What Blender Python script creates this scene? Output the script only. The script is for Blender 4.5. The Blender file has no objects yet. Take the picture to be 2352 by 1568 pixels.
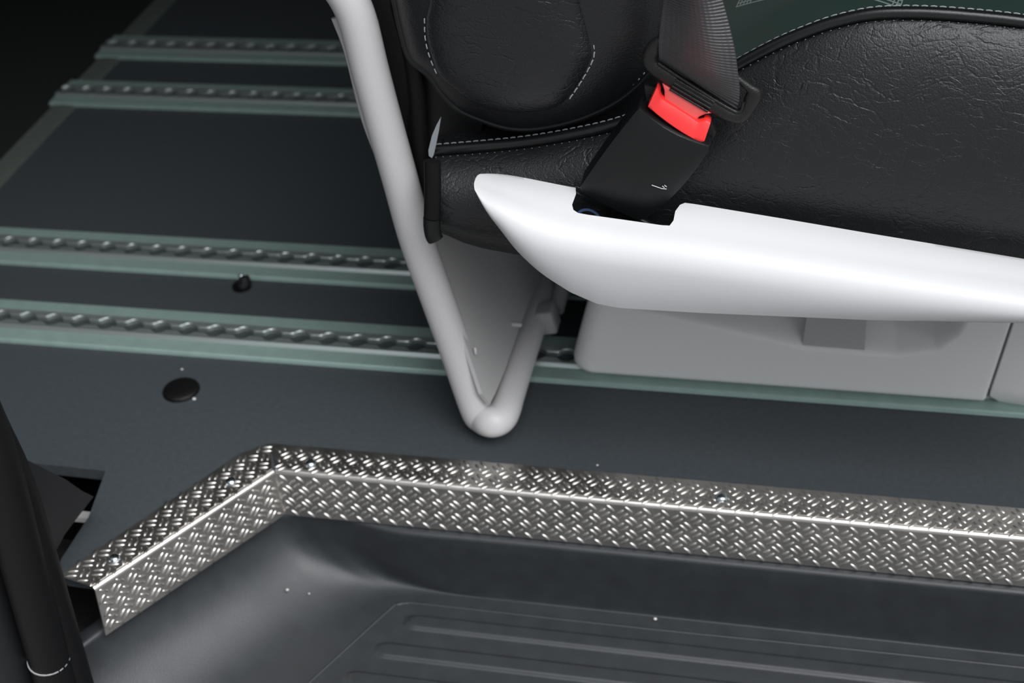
import bpy, math, random
from mathutils import Vector, Matrix
rnd = random.Random(7)
R = math.radians

# ------------------------------------------------------------------ camera
CAM_H, FPX = .6825, 3092.8                       # eye height above the van floor (m), focal length in pixels of a 2352 wide frame
_p, _y, _r = R(37.434), R(14.264), R(4.872)      # pitch down, yaw to the left, roll
_fwd = Vector((-math.sin(_y)*math.cos(_p), math.cos(_y)*math.cos(_p), -math.sin(_p)))
_rt0 = Vector((math.cos(_y), math.sin(_y), 0)); _dn0 = _fwd.cross(_rt0)
_rt = _rt0*math.cos(_r) + _dn0*math.sin(_r); _dn = -_rt0*math.sin(_r) + _dn0*math.cos(_r)
CAM = Vector((0, 0, CAM_H))
cd = bpy.data.cameras.new('camera'); cam = bpy.data.objects.new('camera', cd)
bpy.context.scene.collection.objects.link(cam); bpy.context.scene.camera = cam
m = Matrix.Identity(4)
for i in range(3):
    m[i][0] = _rt[i]; m[i][1] = -_dn[i]; m[i][2] = -_fwd[i]; m[i][3] = CAM[i]
cam.matrix_world = m
cd.sensor_fit = 'HORIZONTAL'; cd.sensor_width = 22.3; cd.lens = FPX/2352*22.3
cd.clip_start = .02; cd.clip_end = 100
cd.dof.use_dof = True; cd.dof.focus_distance = .785; cd.dof.aperture_fstop = 5.0

# ------------------------------------------------------------------ world and exposure
W = bpy.data.worlds.new('overcast'); bpy.context.scene.world = W; W.use_nodes = True
nt = W.node_tree; nt.nodes.clear()
tc = nt.nodes.new('ShaderNodeTexCoord'); dt = nt.nodes.new('ShaderNodeVectorMath'); dt.operation = 'DOT_PRODUCT'
dt.inputs[1].default_value = Vector((.44, -.33, .84)).normalized()      # the bright part of the overcast sky
rp = nt.nodes.new('ShaderNodeValToRGB'); bg = nt.nodes.new('ShaderNodeBackground'); wo = nt.nodes.new('ShaderNodeOutputWorld')
mr_ = nt.nodes.new('ShaderNodeMapRange'); mr_.inputs[1].default_value = -1; mr_.inputs[2].default_value = 1
nt.links.new(tc.outputs['Generated'], dt.inputs[0]); nt.links.new(dt.outputs['Value'], mr_.inputs[0]); nt.links.new(mr_.outputs[0], rp.inputs[0])
rp.color_ramp.elements[0].position = .35; rp.color_ramp.elements[0].color = (.016, .017, .019, 1)
rp.color_ramp.elements[1].position = 1.0; rp.color_ramp.elements[1].color = (1.0, 1.01, 1.03, 1)
el = rp.color_ramp.elements.new(.91); el.color = (.046, .049, .054, 1)
nt.links.new(rp.outputs[0], bg.inputs[0]); bg.inputs[1].default_value = 11.5
nt.links.new(bg.outputs[0], wo.inputs[0])
vs = bpy.context.scene.view_settings
bpy.context.scene.display_settings.display_device = 'sRGB'
vs.view_transform = 'Standard'; vs.look = 'None'; vs.gamma = 1.0; vs.use_curve_mapping = False
vs.exposure = -0.28

# ------------------------------------------------------------------ helpers
COL = bpy.context.scene.collection
def _ray(px, py): return _rt*((px-1176)/FPX) + _dn*((py-784)/FPX) + _fwd
def onz(px, py, z=0.):                 # a measured photo point on the level plane z
    d = _ray(px, py); return CAM + d*((z-CAM.z)/d.z)
def ony(px, py, Y):                    # a measured photo point on the upright plane y = Y
    d = _ray(px, py); return CAM + d*(Y/d.y)
def onp(px, py, P, n):
    d = _ray(px, py); return CAM + d*((Vector(P)-CAM).dot(n)/d.dot(n))

def cr(pts, n=8, closed=False):        # Catmull-Rom through points
    P = [Vector(p) for p in pts]; out = []; L = len(P)
    for i in range(L if closed else L-1):
        a = P[(i-1) % L] if (closed or i > 0) else P[0]*2-P[1]
        b = P[i]; c = P[(i+1) % L]
        d = P[(i+2) % L] if (closed or i+2 < L) else P[-1]*2-P[-2]
        for k in range(n):
            t = k/n
            out.append(.5*((2*b) + (c-a)*t + (2*a-5*b+4*c-d)*t*t + (3*b-a-3*c+d)*t**3))
    if not closed: out.append(P[-1].copy())
    return out
def resample(pts, n):
    L = [0.]
    for a, b in zip(pts, pts[1:]): L.append(L[-1]+(b-a).length)
    out = []; j = 0
    for i in range(n):
        s = L[-1]*i/(n-1)
        while j < len(L)-2 and L[j+1] < s: j += 1
        t = (s-L[j])/max(1e-9, L[j+1]-L[j]); out.append(pts[j].lerp(pts[j+1], min(1, max(0, t))))
    return out
def interp(tab, x):
    if x <= tab[0][0]: return tab[0][1]
    for (a, b), (c, d) in zip(tab, tab[1:]):
        if x <= c: return b+(d-b)*(x-a)/(c-a)
    return tab[-1][1]
def smooth(a, b, x):
    t = min(1, max(0, (x-a)/(b-a))); return t*t*(3-2*t)

class MB:
    def __init__(s): s.v = []; s.f = []
    def add(s, vs_, fs_):
        o = len(s.v); s.v += [Vector(v) for v in vs_]; s.f += [tuple(i+o for i in f) for f in fs_]; return s
    def grid(s, rows, cu=False, cv=False, cap=False):      # rows of points; cu closes each row, cv closes over rows
        nr, nc = len(rows), len(rows[0]); vs_ = [p for r in rows for p in r]; fs_ = []
        for i in range(nr if cv else nr-1):
            for j in range(nc if cu else nc-1):
                a = i*nc+j; b = i*nc+(j+1) % nc; c = ((i+1) % nr)*nc+(j+1) % nc; d = ((i+1) % nr)*nc+j
                fs_.append((a, b, c, d))
        if cap: fs_.append(tuple(range(nc))[::-1]); fs_.append(tuple((nr-1)*nc+j for j in range(nc)))
        return s.add(vs_, fs_)
    def tube(s, path, r, n=16, cap=True, flat=None):
        rows = []; prev = None; path = [Vector(p) for p in path]
        for i, p in enumerate(path):
            t = (path[min(i+1, len(path)-1)]-path[max(i-1, 0)]).normalized()
            if prev is None:
                u = t.orthogonal().normalized()
                if flat is not None: u = (Vector(flat)-t*Vector(flat).dot(t)).normalized()
            else: u = (prev-t*prev.dot(t)).normalized()
            prev = u; w = t.cross(u); rr = r(i/(len(path)-1)) if callable(r) else r
            ru, rw = rr if isinstance(rr, tuple) else (rr, rr)
            rows.append([p+u*math.cos(a)*ru+w*math.sin(a)*rw for a in [2*math.pi*k/n for k in range(n)]])
        return s.grid(rows, cu=True, cap=cap)
    def box(s, c, d, M=None, bev=0.):
        M = M or Matrix.Identity(3); c = Vector(c); hx, hy, hz = d[0]/2, d[1]/2, d[2]/2
        if bev <= 0:
            vs_ = [c+M@Vector((x*hx, y*hy, z*hz)) for x in (-1, 1) for y in (-1, 1) for z in (-1, 1)]
            return s.add(vs_, [(0, 1, 3, 2), (4, 6, 7, 5), (0, 4, 5, 1), (2, 3, 7, 6), (0, 2, 6, 4), (1, 5, 7, 3)])
        rows = []; b = min(bev, hx*.99, hy*.99, hz*.99)
        def ring(ins, z):
            o = []
            for sx, sy, a0 in ((1, 1, 0), (-1, 1, 90), (-1, -1, 180), (1, -1, 270)):
                for k in range(5):
                    a = R(a0+k*22.5); o.append(c+M@Vector((sx*(hx-b)+math.cos(a)*(b-ins), sy*(hy-b)+math.sin(a)*(b-ins), z)))
            return o
        for k in range(5):
            a = R(90-k*22.5); rows.append(ring(b-b*math.cos(a), -hz+b-b*math.sin(a)))
        for k in range(5):
            a = R(k*22.5); rows.append(ring(b-b*math.cos(a), hz-b+b*math.sin(a)))
        return s.grid(rows, cu=True, cap=True)
    def dome(s, c, rx, ry, rz, M=None, nu=10, nv=3):        # half ellipsoid on a surface
        M = M or Matrix.Identity(3); c = Vector(c); vs_ = []; fs_ = []
        for j in range(nv):
            ph = math.pi/2*j/nv
            for i in range(nu):
                a = 2*math.pi*i/nu; vs_.append(c+M@Vector((rx*math.cos(ph)*math.cos(a), ry*math.cos(ph)*math.sin(a), rz*math.sin(ph))))
        vs_.append(c+M@Vector((0, 0, rz)))
        for j in range(nv-1):
            for i in range(nu): fs_.append((j*nu+i, j*nu+(i+1) % nu, (j+1)*nu+(i+1) % nu, (j+1)*nu+i))
        for i in range(nu): fs_.append(((nv-1)*nu+i, (nv-1)*nu+(i+1) % nu, nv*nu))
        return s.add(vs_, fs_)
    def prism(s, pts, off):                                 # polygon extruded by the vector off
        n = len(pts); pts = [Vector(p) for p in pts]; off = Vector(off)
        return s.add(pts+[p+off for p in pts], [tuple(range(n)), tuple(range(2*n-1, n-1, -1))]+[(i, i+n, (i+1) % n+n, (i+1) % n) for i in range(n)])
    def patch(s, outline, h, depth, center=None, K=14, e=2.6, nrm=(0, -1, 0), flange=0.):
        # a bulged cushion side: outline ring -> centre, domed by h along nrm, with a rim going back by depth
        O = [Vector(p) for p in outline]; n = len(O); nv = Vector(nrm)
        c = Vector(center) if center is not None else sum(O, Vector())/n
        rows = [[p-nv*depth for p in O], [p-nv*.004 for p in O]]
        for k in range(K):
            q = 1-(k/K)**1.3 if k else 1.
            rows.append([c+(p-c)*q+nv*(h*max(0., 1-q**e)**.62) for p in O])
        s.grid(rows, cu=True)
        o = len(s.v); s.v.append(c+nv*h)
        base = o-n
        for i in range(n): s.f.append((base+i, base+(i+1) % n, o))
        return s
    def build(s, name, mat, parent=None, sm=True, mods=None, label=None):
        base = origin(parent) if parent else Vector()
        me = bpy.data.meshes.new(name); me.from_pydata([tuple(v-base) for v in s.v], [], s.f)
        me.materials.append(mat); me.validate(); me.update()
        import bmesh
        bm = bmesh.new(); bm.from_mesh(me); bmesh.ops.recalc_face_normals(bm, faces=bm.faces); bm.to_mesh(me); bm.free()
        if sm:
            for p in me.polygons: p.use_smooth = True
            me.set_sharp_from_angle(angle=R(sm if sm is not True else 38))
        o = bpy.data.objects.new(name, me); COL.objects.link(o)
        if parent: o.parent = parent
        if label: o['label'] = label
        return o
def origin(o):
    v = Vector()
    while o is not None: v += o.location; o = o.parent
    return v
def thing(name, label, cat, loc, group=None):
    o = bpy.data.objects.new(name, None); COL.objects.link(o); o.location = loc; o.empty_display_size = .02
    return tag(o, label, cat, group)
def tag(o, label, cat, group=None, kind=None):
    o['label'] = label; o['category'] = cat
    if group: o['group'] = group
    if kind: o['kind'] = kind
    return o
def struct(o, label=None, cat=None):
    o['kind'] = 'structure'
    if label: o['label'] = label
    if cat: o['category'] = cat
    return o

# ------------------------------------------------------------------ materials
def mat(name, col, rough=.5, metal=0., bump=None, spec=.5, var=0., varscale=20., coat=0., rvar=0.):
    M = bpy.data.materials.new(name); M.use_nodes = True; N = M.node_tree; b = N.nodes['Principled BSDF']
    b.inputs['Base Color'].default_value = (*col, 1); b.inputs['Roughness'].default_value = rough
    b.inputs['Metallic'].default_value = metal; b.inputs['Specular IOR Level'].default_value = spec
    b.inputs['Coat Weight'].default_value = coat; b.inputs['Coat Roughness'].default_value = .15
    t = N.nodes.new('ShaderNodeTexCoord')
    if var:
        n = N.nodes.new('ShaderNodeTexNoise'); n.inputs['Scale'].default_value = varscale; n.inputs['Detail'].default_value = 6
        N.links.new(t.outputs['Object'], n.inputs['Vector']); r = N.nodes.new('ShaderNodeValToRGB')
        r.color_ramp.elements[0].position = .3; r.color_ramp.elements[1].position = .7
        r.color_ramp.elements[0].color = (*[c*(1-var) for c in col], 1); r.color_ramp.elements[1].color = (*[c*(1+var) for c in col], 1)
        N.links.new(n.outputs['Fac'], r.inputs[0]); N.links.new(r.outputs[0], b.inputs['Base Color'])
        if rvar:
            mr = N.nodes.new('ShaderNodeMapRange'); mr.inputs[1].default_value = .3; mr.inputs[2].default_value = .7
            mr.inputs[3].default_value = rough-rvar; mr.inputs[4].default_value = rough+rvar
            N.links.new(n.outputs['Fac'], mr.inputs[0]); N.links.new(mr.outputs[0], b.inputs['Roughness'])
    if bump:
        sc, st, dist = bump
        n = N.nodes.new('ShaderNodeTexNoise'); n.inputs['Scale'].default_value = sc; n.inputs['Detail'].default_value = 3
        N.links.new(t.outputs['Object'], n.inputs['Vector'])
        bp = N.nodes.new('ShaderNodeBump'); bp.inputs['Strength'].default_value = st; bp.inputs['Distance'].default_value = dist
        N.links.new(n.outputs['Fac'], bp.inputs['Height']); N.links.new(bp.outputs[0], b.inputs['Normal'])
    return M
def vinyl(name, fold=.5):                                  # wrinkled black vinyl
    M = mat(name, (.0085, .009, .010), rough=.40, spec=.5); N = M.node_tree; b = N.nodes['Principled BSDF']
    t = N.nodes.new('ShaderNodeTexCoord')
    wn = N.nodes.new('ShaderNodeTexNoise'); wn.inputs['Scale'].default_value = 16; wn.inputs['Detail'].default_value = 4
    N.links.new(t.outputs['Object'], wn.inputs['Vector'])
    mx = N.nodes.new('ShaderNodeVectorMath'); mx.operation = 'MULTIPLY_ADD'; mx.inputs[1].default_value = (.05, .05, .05)
    N.links.new(wn.outputs['Color'], mx.inputs[0]); N.links.new(t.outputs['Object'], mx.inputs[2])
    mp = N.nodes.new('ShaderNodeMapping'); mp.inputs['Scale'].default_value = (.50, 1, 1.4); mp.inputs['Rotation'].default_value = (0, .35, 0)
    N.links.new(mx.outputs[0], mp.inputs[0])
    last = None; first = None
    for sc, w, st, d in ((62, .030, .42*fold, .0005), (170, .05, .50*fold, .0003)):
        v = N.nodes.new('ShaderNodeTexVoronoi'); v.feature = 'DISTANCE_TO_EDGE'; v.inputs['Scale'].default_value = sc
        N.links.new(mp.outputs[0], v.inputs['Vector'])
        mr = N.nodes.new('ShaderNodeMapRange'); mr.inputs[1].default_value = 0; mr.inputs[2].default_value = w*2.2
        mr.interpolation_type = 'SMOOTHSTEP'
        N.links.new(v.outputs['Distance'], mr.inputs[0])
        pn = N.nodes.new('ShaderNodeTexNoise'); pn.inputs['Scale'].default_value = sc*.6; N.links.new(t.outputs['Object'], pn.inputs['Vector'])
        pr = N.nodes.new('ShaderNodeMapRange'); pr.inputs[1].default_value = .38; pr.inputs[2].default_value = .60; N.links.new(pn.outputs['Fac'], pr.inputs[0])
        mul = N.nodes.new('ShaderNodeMath'); mul.operation = 'MULTIPLY'; mul.inputs[1].default_value = st; N.links.new(pr.outputs[0], mul.inputs[0])
        bp = N.nodes.new('ShaderNodeBump'); bp.inputs['Distance'].default_value = d
        N.links.new(mul.outputs[0], bp.inputs['Strength']); N.links.new(mr.outputs[0], bp.inputs['Height'])
        if last: N.links.new(last.outputs[0], bp.inputs['Normal'])
        last = bp
    n = N.nodes.new('ShaderNodeTexNoise'); n.inputs['Scale'].default_value = 900; N.links.new(t.outputs['Object'], n.inputs['Vector'])
    bp = N.nodes.new('ShaderNodeBump'); bp.inputs['Strength'].default_value = .6; bp.inputs['Distance'].default_value = .0005
    N.links.new(n.outputs['Fac'], bp.inputs['Height']); N.links.new(last.outputs[0], bp.inputs['Normal']); N.links.new(bp.outputs[0], b.inputs['Normal'])
    return M

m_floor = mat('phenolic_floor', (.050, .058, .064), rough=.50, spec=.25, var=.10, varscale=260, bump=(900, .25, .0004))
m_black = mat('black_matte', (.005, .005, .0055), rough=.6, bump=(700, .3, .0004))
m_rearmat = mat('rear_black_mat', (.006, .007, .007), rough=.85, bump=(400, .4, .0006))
m_plywood = mat('ply_edge', (.42, .34, .32), rough=.7, var=.2, varscale=300)
m_step = mat('step_plastic', (.025, .028, .031), rough=.45, spec=.5, var=.10, varscale=60, bump=(1100, .35, .0004), rvar=.04)
m_alu = mat('anodised_alu_green_reflection', (.29, .40, .365), rough=.5, metal=.35, var=.06, varscale=90)  # green window reflection on the rails is tinted into the base colour
m_lip = mat('bright_rail_lip', (.42, .47, .46), rough=.38, metal=.75)  # brighter, shinier metal than the flange
m_slot = mat('slot_dark', (.03, .04, .038), rough=.6)  # plain dark colour for the slot bottom
m_tread = mat('tread_plate_alu', (.66, .63, .59), rough=.36, metal=1., var=.10, varscale=40, rvar=.04)
m_strip = mat('checker_strip', (.26, .30, .27), rough=.5, metal=.7, var=.25, varscale=420)
m_white = mat('white_plastic', (.63, .63, .635), rough=.42, spec=.4, bump=(1500, .12, .0003))
m_grey = mat('grey_paint', (.54, .53, .53), rough=.42, spec=.45)
m_panel = mat('grey_panel', (.42, .415, .41), rough=.55)
m_base = mat('grey_base_plastic', (.74, .735, .72), rough=.55, bump=(900, .25, .0003))
m_handle = mat('handle_grey', (.38, .38, .38), rough=.5)
m_vinyl = vinyl('black_vinyl', 1.0); m_vinyl2 = vinyl('black_vinyl_smooth', .45)
m_pipe = mat('piping_vinyl', (.007, .0075, .008), rough=.32, bump=(500, .2, .0005))
m_thread = mat('grey_thread', (.30, .32, .33), rough=.7)
m_bk = mat('buckle_plastic', (.0035, .004, .0045), rough=.38, spec=.42, bump=(1600, .3, .0003))
m_tongue = mat('tongue_plastic', (.007, .007, .007), rough=.45, bump=(1300, .6, .0005))
m_red = mat('red_button', (.97, .045, .045), rough=.40, spec=.4, bump=(1500, .15, .0003))
m_pink = mat('pale_red', (.98, .14, .13), rough=.32, spec=.5)
m_mark = mat('white_scratch', (.7, .7, .7), rough=.7)
m_steel = mat('zinc_screw', (.62, .70, .74), rough=.22, metal=1.)
m_blue = mat('blue_ring', (.10, .17, .34), rough=.35)
m_tagm = mat('clear_label', (.30, .32, .34), rough=.35)
m_rubber = mat('black_rubber', (.003, .003, .0033), rough=.55, spec=.28, bump=(500, .25, .0004))
m_trim = mat('pillar_trim_plastic', (.007, .0075, .009), rough=.55, bump=(900, .25, .0003))
m_wall = mat('van_wall', (.03, .036, .035), rough=.6)
m_ceil = mat('van_headliner', (.03, .03, .031), rough=.9)
m_body = mat('van_body_paint', (.30, .31, .32), rough=.3)
m_ground = mat('grey_concrete', (.25, .245, .235), rough=.9, var=.15, varscale=30)
m_grit = mat('grit', (.62, .60, .58), rough=.6)
def glass_mat():
    M = bpy.data.materials.new('green_tinted_glass'); M.use_nodes = True; N = M.node_tree; N.nodes.clear()
    o = N.nodes.new('ShaderNodeOutputMaterial'); t = N.nodes.new('ShaderNodeBsdfTransparent'); g = N.nodes.new('ShaderNodeBsdfGlossy')
    x = N.nodes.new('ShaderNodeMixShader'); t.inputs[0].default_value = (.16, .34, .28, 1); g.inputs['Roughness'].default_value = .02
    x.inputs[0].default_value = .06; N.links.new(t.outputs[0], x.inputs[1]); N.links.new(g.outputs[0], x.inputs[2]); N.links.new(x.outputs[0], o.inputs[0])
    return M
m_glass = glass_mat()
def suede():
    M = mat('green_plaid_fabric', (.010, .030, .024), rough=.9, spec=.2); N = M.node_tree; b = N.nodes['Principled BSDF']
    b.inputs['Sheen Weight'].default_value = .25
    t = N.nodes.new('ShaderNodeTexCoord'); s = N.nodes.new('ShaderNodeSeparateXYZ'); N.links.new(t.outputs['UV'], s.inputs[0])
    def stripes(sock, period, width):
        a = N.nodes.new('ShaderNodeMath'); a.operation = 'DIVIDE'; a.inputs[1].default_value = period; N.links.new(sock, a.inputs[0])
        f = N.nodes.new('ShaderNodeMath'); f.operation = 'FRACT'; N.links.new(a.outputs[0], f.inputs[0])
        c = N.nodes.new('ShaderNodeMath'); c.operation = 'LESS_THAN'; c.inputs[1].default_value = width; N.links.new(f.outputs[0], c.inputs[0]); return c
    a = stripes(s.outputs['X'], .0022, .36); a2 = stripes(s.outputs['X'], .016, .62); c = stripes(s.outputs['Y'], .0022, .36); c2 = stripes(s.outputs['Y'], .016, .5)
    m1 = N.nodes.new('ShaderNodeMath'); m1.operation = 'MULTIPLY'; N.links.new(a.outputs[0], m1.inputs[0]); N.links.new(a2.outputs[0], m1.inputs[1])
    m2 = N.nodes.new('ShaderNodeMath'); m2.operation = 'MULTIPLY'; N.links.new(c.outputs[0], m2.inputs[0]); N.links.new(c2.outputs[0], m2.inputs[1])
    ad = N.nodes.new('ShaderNodeMath'); ad.operation = 'ADD'; ad.use_clamp = True; N.links.new(m1.outputs[0], ad.inputs[0]); N.links.new(m2.outputs[0], ad.inputs[1])
    g1 = N.nodes.new('ShaderNodeMath'); g1.operation = 'GREATER_THAN'; g1.inputs[1].default_value = 0.; N.links.new(s.outputs['Y'], g1.inputs[0])
    g2 = N.nodes.new('ShaderNodeMath'); g2.operation = 'GREATER_THAN'; g2.inputs[1].default_value = 0.; N.links.new(s.outputs['X'], g2.inputs[0])
    mm = N.nodes.new('ShaderNodeMath'); mm.operation = 'MULTIPLY'; N.links.new(g1.outputs[0], mm.inputs[0]); N.links.new(g2.outputs[0], mm.inputs[1])
    m3 = N.nodes.new('ShaderNodeMath'); m3.operation = 'MULTIPLY'; N.links.new(ad.outputs[0], m3.inputs[0]); N.links.new(mm.outputs[0], m3.inputs[1])
    x = N.nodes.new('ShaderNodeMix'); x.data_type = 'RGBA'; x.inputs['A'].default_value = (.0045, .019, .014, 1); x.inputs['B'].default_value = (.12, .15, .14, 1)
    N.links.new(m3.outputs[0], x.inputs['Factor']); N.links.new(x.outputs['Result'], b.inputs['Base Color'])
    return M
m_suede = suede()
def webbing():
    M = mat('belt_webbing', (.040, .038, .040), rough=.42, spec=.7); N = M.node_tree; b = N.nodes['Principled BSDF']
    b.inputs['Sheen Weight'].default_value = .15
    t = N.nodes.new('ShaderNodeTexCoord'); s = N.nodes.new('ShaderNodeSeparateXYZ'); N.links.new(t.outputs['UV'], s.inputs[0])
    f = N.nodes.new('ShaderNodeMath'); f.operation = 'MULTIPLY'; f.inputs[1].default_value = 2*math.pi/.0021; N.links.new(s.outputs['Y'], f.inputs[0])
    si = N.nodes.new('ShaderNodeMath'); si.operation = 'SINE'; N.links.new(f.outputs[0], si.inputs[0])
    f2 = N.nodes.new('ShaderNodeMath'); f2.operation = 'MULTIPLY'; f2.inputs[1].default_value = 2*math.pi/.0035; N.links.new(s.outputs['X'], f2.inputs[0])
    s2 = N.nodes.new('ShaderNodeMath'); s2.operation = 'SINE'; N.links.new(f2.outputs[0], s2.inputs[0])
    s3 = N.nodes.new('ShaderNodeMath'); s3.operation = 'MULTIPLY_ADD'; s3.inputs[1].default_value = .18; N.links.new(s2.outputs[0], s3.inputs[0]); N.links.new(si.outputs[0], s3.inputs[2])
    bp = N.nodes.new('ShaderNodeBump'); bp.inputs['Strength'].default_value = 1.; bp.inputs['Distance'].default_value = .0005
    N.links.new(s3.outputs[0], bp.inputs['Height']); N.links.new(bp.outputs[0], b.inputs['Normal'])
    return M
m_web = webbing()
def set_uv(o, fn):                                          # uv from the vertex index
    me = o.data; uv = me.uv_layers.new(name='uv')
    for lp in me.loops: uv.data[lp.index].uv = fn(lp.vertex_index)

# ------------------------------------------------------------------ the van shell (setting)
# cargo floor: one dark phenolic sheet, cut out around the door pillar at the left
FT = .010
fl = [(1.3, 2.3), (-.826, 2.3), (-.826, .6765), (-.4985, .6708), (-.4895, .623), (-.4905, .580), (-.4885, .570), (-.484, .5660), (-.4800, .5650),
      (-.4540, .5640), (-.3690, .6885), (1.3, .6885)]
b = MB(); b.prism([(x, y, -FT) for x, y in fl], (0, 0, FT)); struct(b.build('floor', m_floor, sm=False), 'dark blue-grey sheet floor of the van load bay', 'floor')
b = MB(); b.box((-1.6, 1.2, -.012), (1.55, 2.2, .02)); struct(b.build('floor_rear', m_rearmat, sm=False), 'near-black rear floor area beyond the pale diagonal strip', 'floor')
b = MB(); b.box((-.66, .674, -.0045), (.33, .0035, .008)); struct(b.build('trim_1', m_plywood, sm=False), 'pale cut edge of the floor sheet beside the black pillar', 'edge')
b = MB(); b.box((-.655, .6475, -.028), (.34, .009, .004), Matrix.Rotation(R(-12), 3, 'X'))
struct(b.build('trim_2', m_panel, sm=False), 'metal sill ledge seen in the floor cut-out', 'edge')
b = MB(); b.box((0, 1.5, -.24), (4.4, 1.7, .05)); struct(b.build('floor_underside', m_black, sm=False))
b = MB(); b.box((0, 1.48, 1.42), (4.4, 1.74, .05)); struct(b.build('ceiling', m_ceil, sm=False))
b = MB()
b.box((0, 2.34, .40), (4.4, .05, 1.30)); b.box((0, 2.34, 1.39), (4.4, .05, .06)); b.box((-1.9, 2.34, 1.20), (.6, .05, .34)); b.box((1.9, 2.34, 1.20), (.6, .05, .34))
struct(b.build('wall_far', m_wall, sm=False))
b = MB(); b.box((0, 2.34, 1.205), (3.2, .006, .31)); struct(b.build('window_1', m_glass, sm=False))
b = MB(); b.box((-2.2, 1.36, .6), (.05, 1.95, 1.7)); struct(b.build('wall_rear', m_wall, sm=False))
b = MB(); b.box((2.2, 1.36, .6), (.05, 1.95, 1.7)); struct(b.build('wall_front', m_wall, sm=False))
b = MB(); b.box((-1.42, .46, .55), (1.55, .10, 1.8)); struct(b.build('wall_near', m_body, sm=False))
b = MB(); b.box((1.75, .46, .55), (.9, .10, 1.8)); struct(b.build('wall_near_front', m_body, sm=False))
b = MB(); b.box((.32, .65, 1.19), (2., .08, .40)); struct(b.build('wall_near_added_header', m_body, sm=False))  # unseen low header, added to keep sky light off the far floor
b = MB(); b.box((0, 0, -.72), (30, 30, .04)); struct(b.build('ground', m_ground, sm=False))

# ------------------------------------------------------------------ track rails (four)
PITCH = .0254
def rail(y, x0, x1, label, ph):
    t = thing('track_rail', label, 'rail', (x0, y, 0), 'cargo track rails on the floor')
    hw = .0295
    b = MB()
    b.grid([[(x, y-hw, .0003), (x, y-hw+.0010, .0030), (x, y-hw+.0022, .0038), (x, y-.0125, .0040), (x, y-.0120, .0008), (x, y+.0120, .0008), (x, y+.0125, .0040), (x, y+hw-.0022, .0038), (x, y+hw-.001, .0030), (x, y+hw, .0003)] for x in (x0, x1)])
    b.build('flange', m_alu, t, sm=20)
    b = MB(); b.box(((x0+x1)/2, y, .0020), (x1-x0, .0225, .0008)); b.build('slot_bottom', m_slot, t, sm=False, label='dark bottom of the rail slot')
    for s in (-1, 1):
        b = MB(); rows = []; n = int((x1-x0)/(PITCH/14)); zt = .0066
        for i in range(n+1):
            x = x0+(x1-x0)*i/n; k = ((x-ph)/PITCH) % 1.; dx = abs(k-.5)*PITCH      # distance to the hole centre
            r = .0078; inner = .0032
            if dx < r: inner = max(inner, math.sqrt(r*r-dx*dx))
            outer = .0118
            rows.append([(x, y+s*inner, .0022), (x, y+s*inner, zt-.0006), (x, y+s*(inner+.0006), zt), (x, y+s*(outer-.0012), zt), (x, y+s*outer, zt-.001), (x, y+s*(outer+.0016), .0038)])
        b.grid(rows, cap=True); b.build('track_lip', m_lip, t, sm=35)
    return t
rail(.8428, -.826, 1.2, 'grey notched track rail nearest the step, running under the seat box', -.0045)
rail(.9570, -.826, 1.2, 'grey notched track rail just behind the one nearest the step', -.006)
rail(1.2660, -.831, 1.2, 'dim greenish notched rail in front of the hindmost one', .004)
rail(1.3860, -.831, 1.2, 'dim greenish notched rail, hindmost and narrowest of the four', .008)

# pale diagonal-looking strip closing the rear edge of the floor
b = MB(); xs = -.8260
rows = [[(x, y, z) for x, z in ((xs, -.002), (xs+.0005, .0016), (xs+.012, .0024), (xs+.0275, .0016), (xs+.028, .0002))] for y in (.7, 1.2365, 1.2955, 1.3565, 1.4155, 2.3)]
b.grid(rows); o = b.build('edge_strip', m_strip, sm=30); tag(o, 'pale mottled metal strip along the rear edge of the floor', 'strip')

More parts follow.
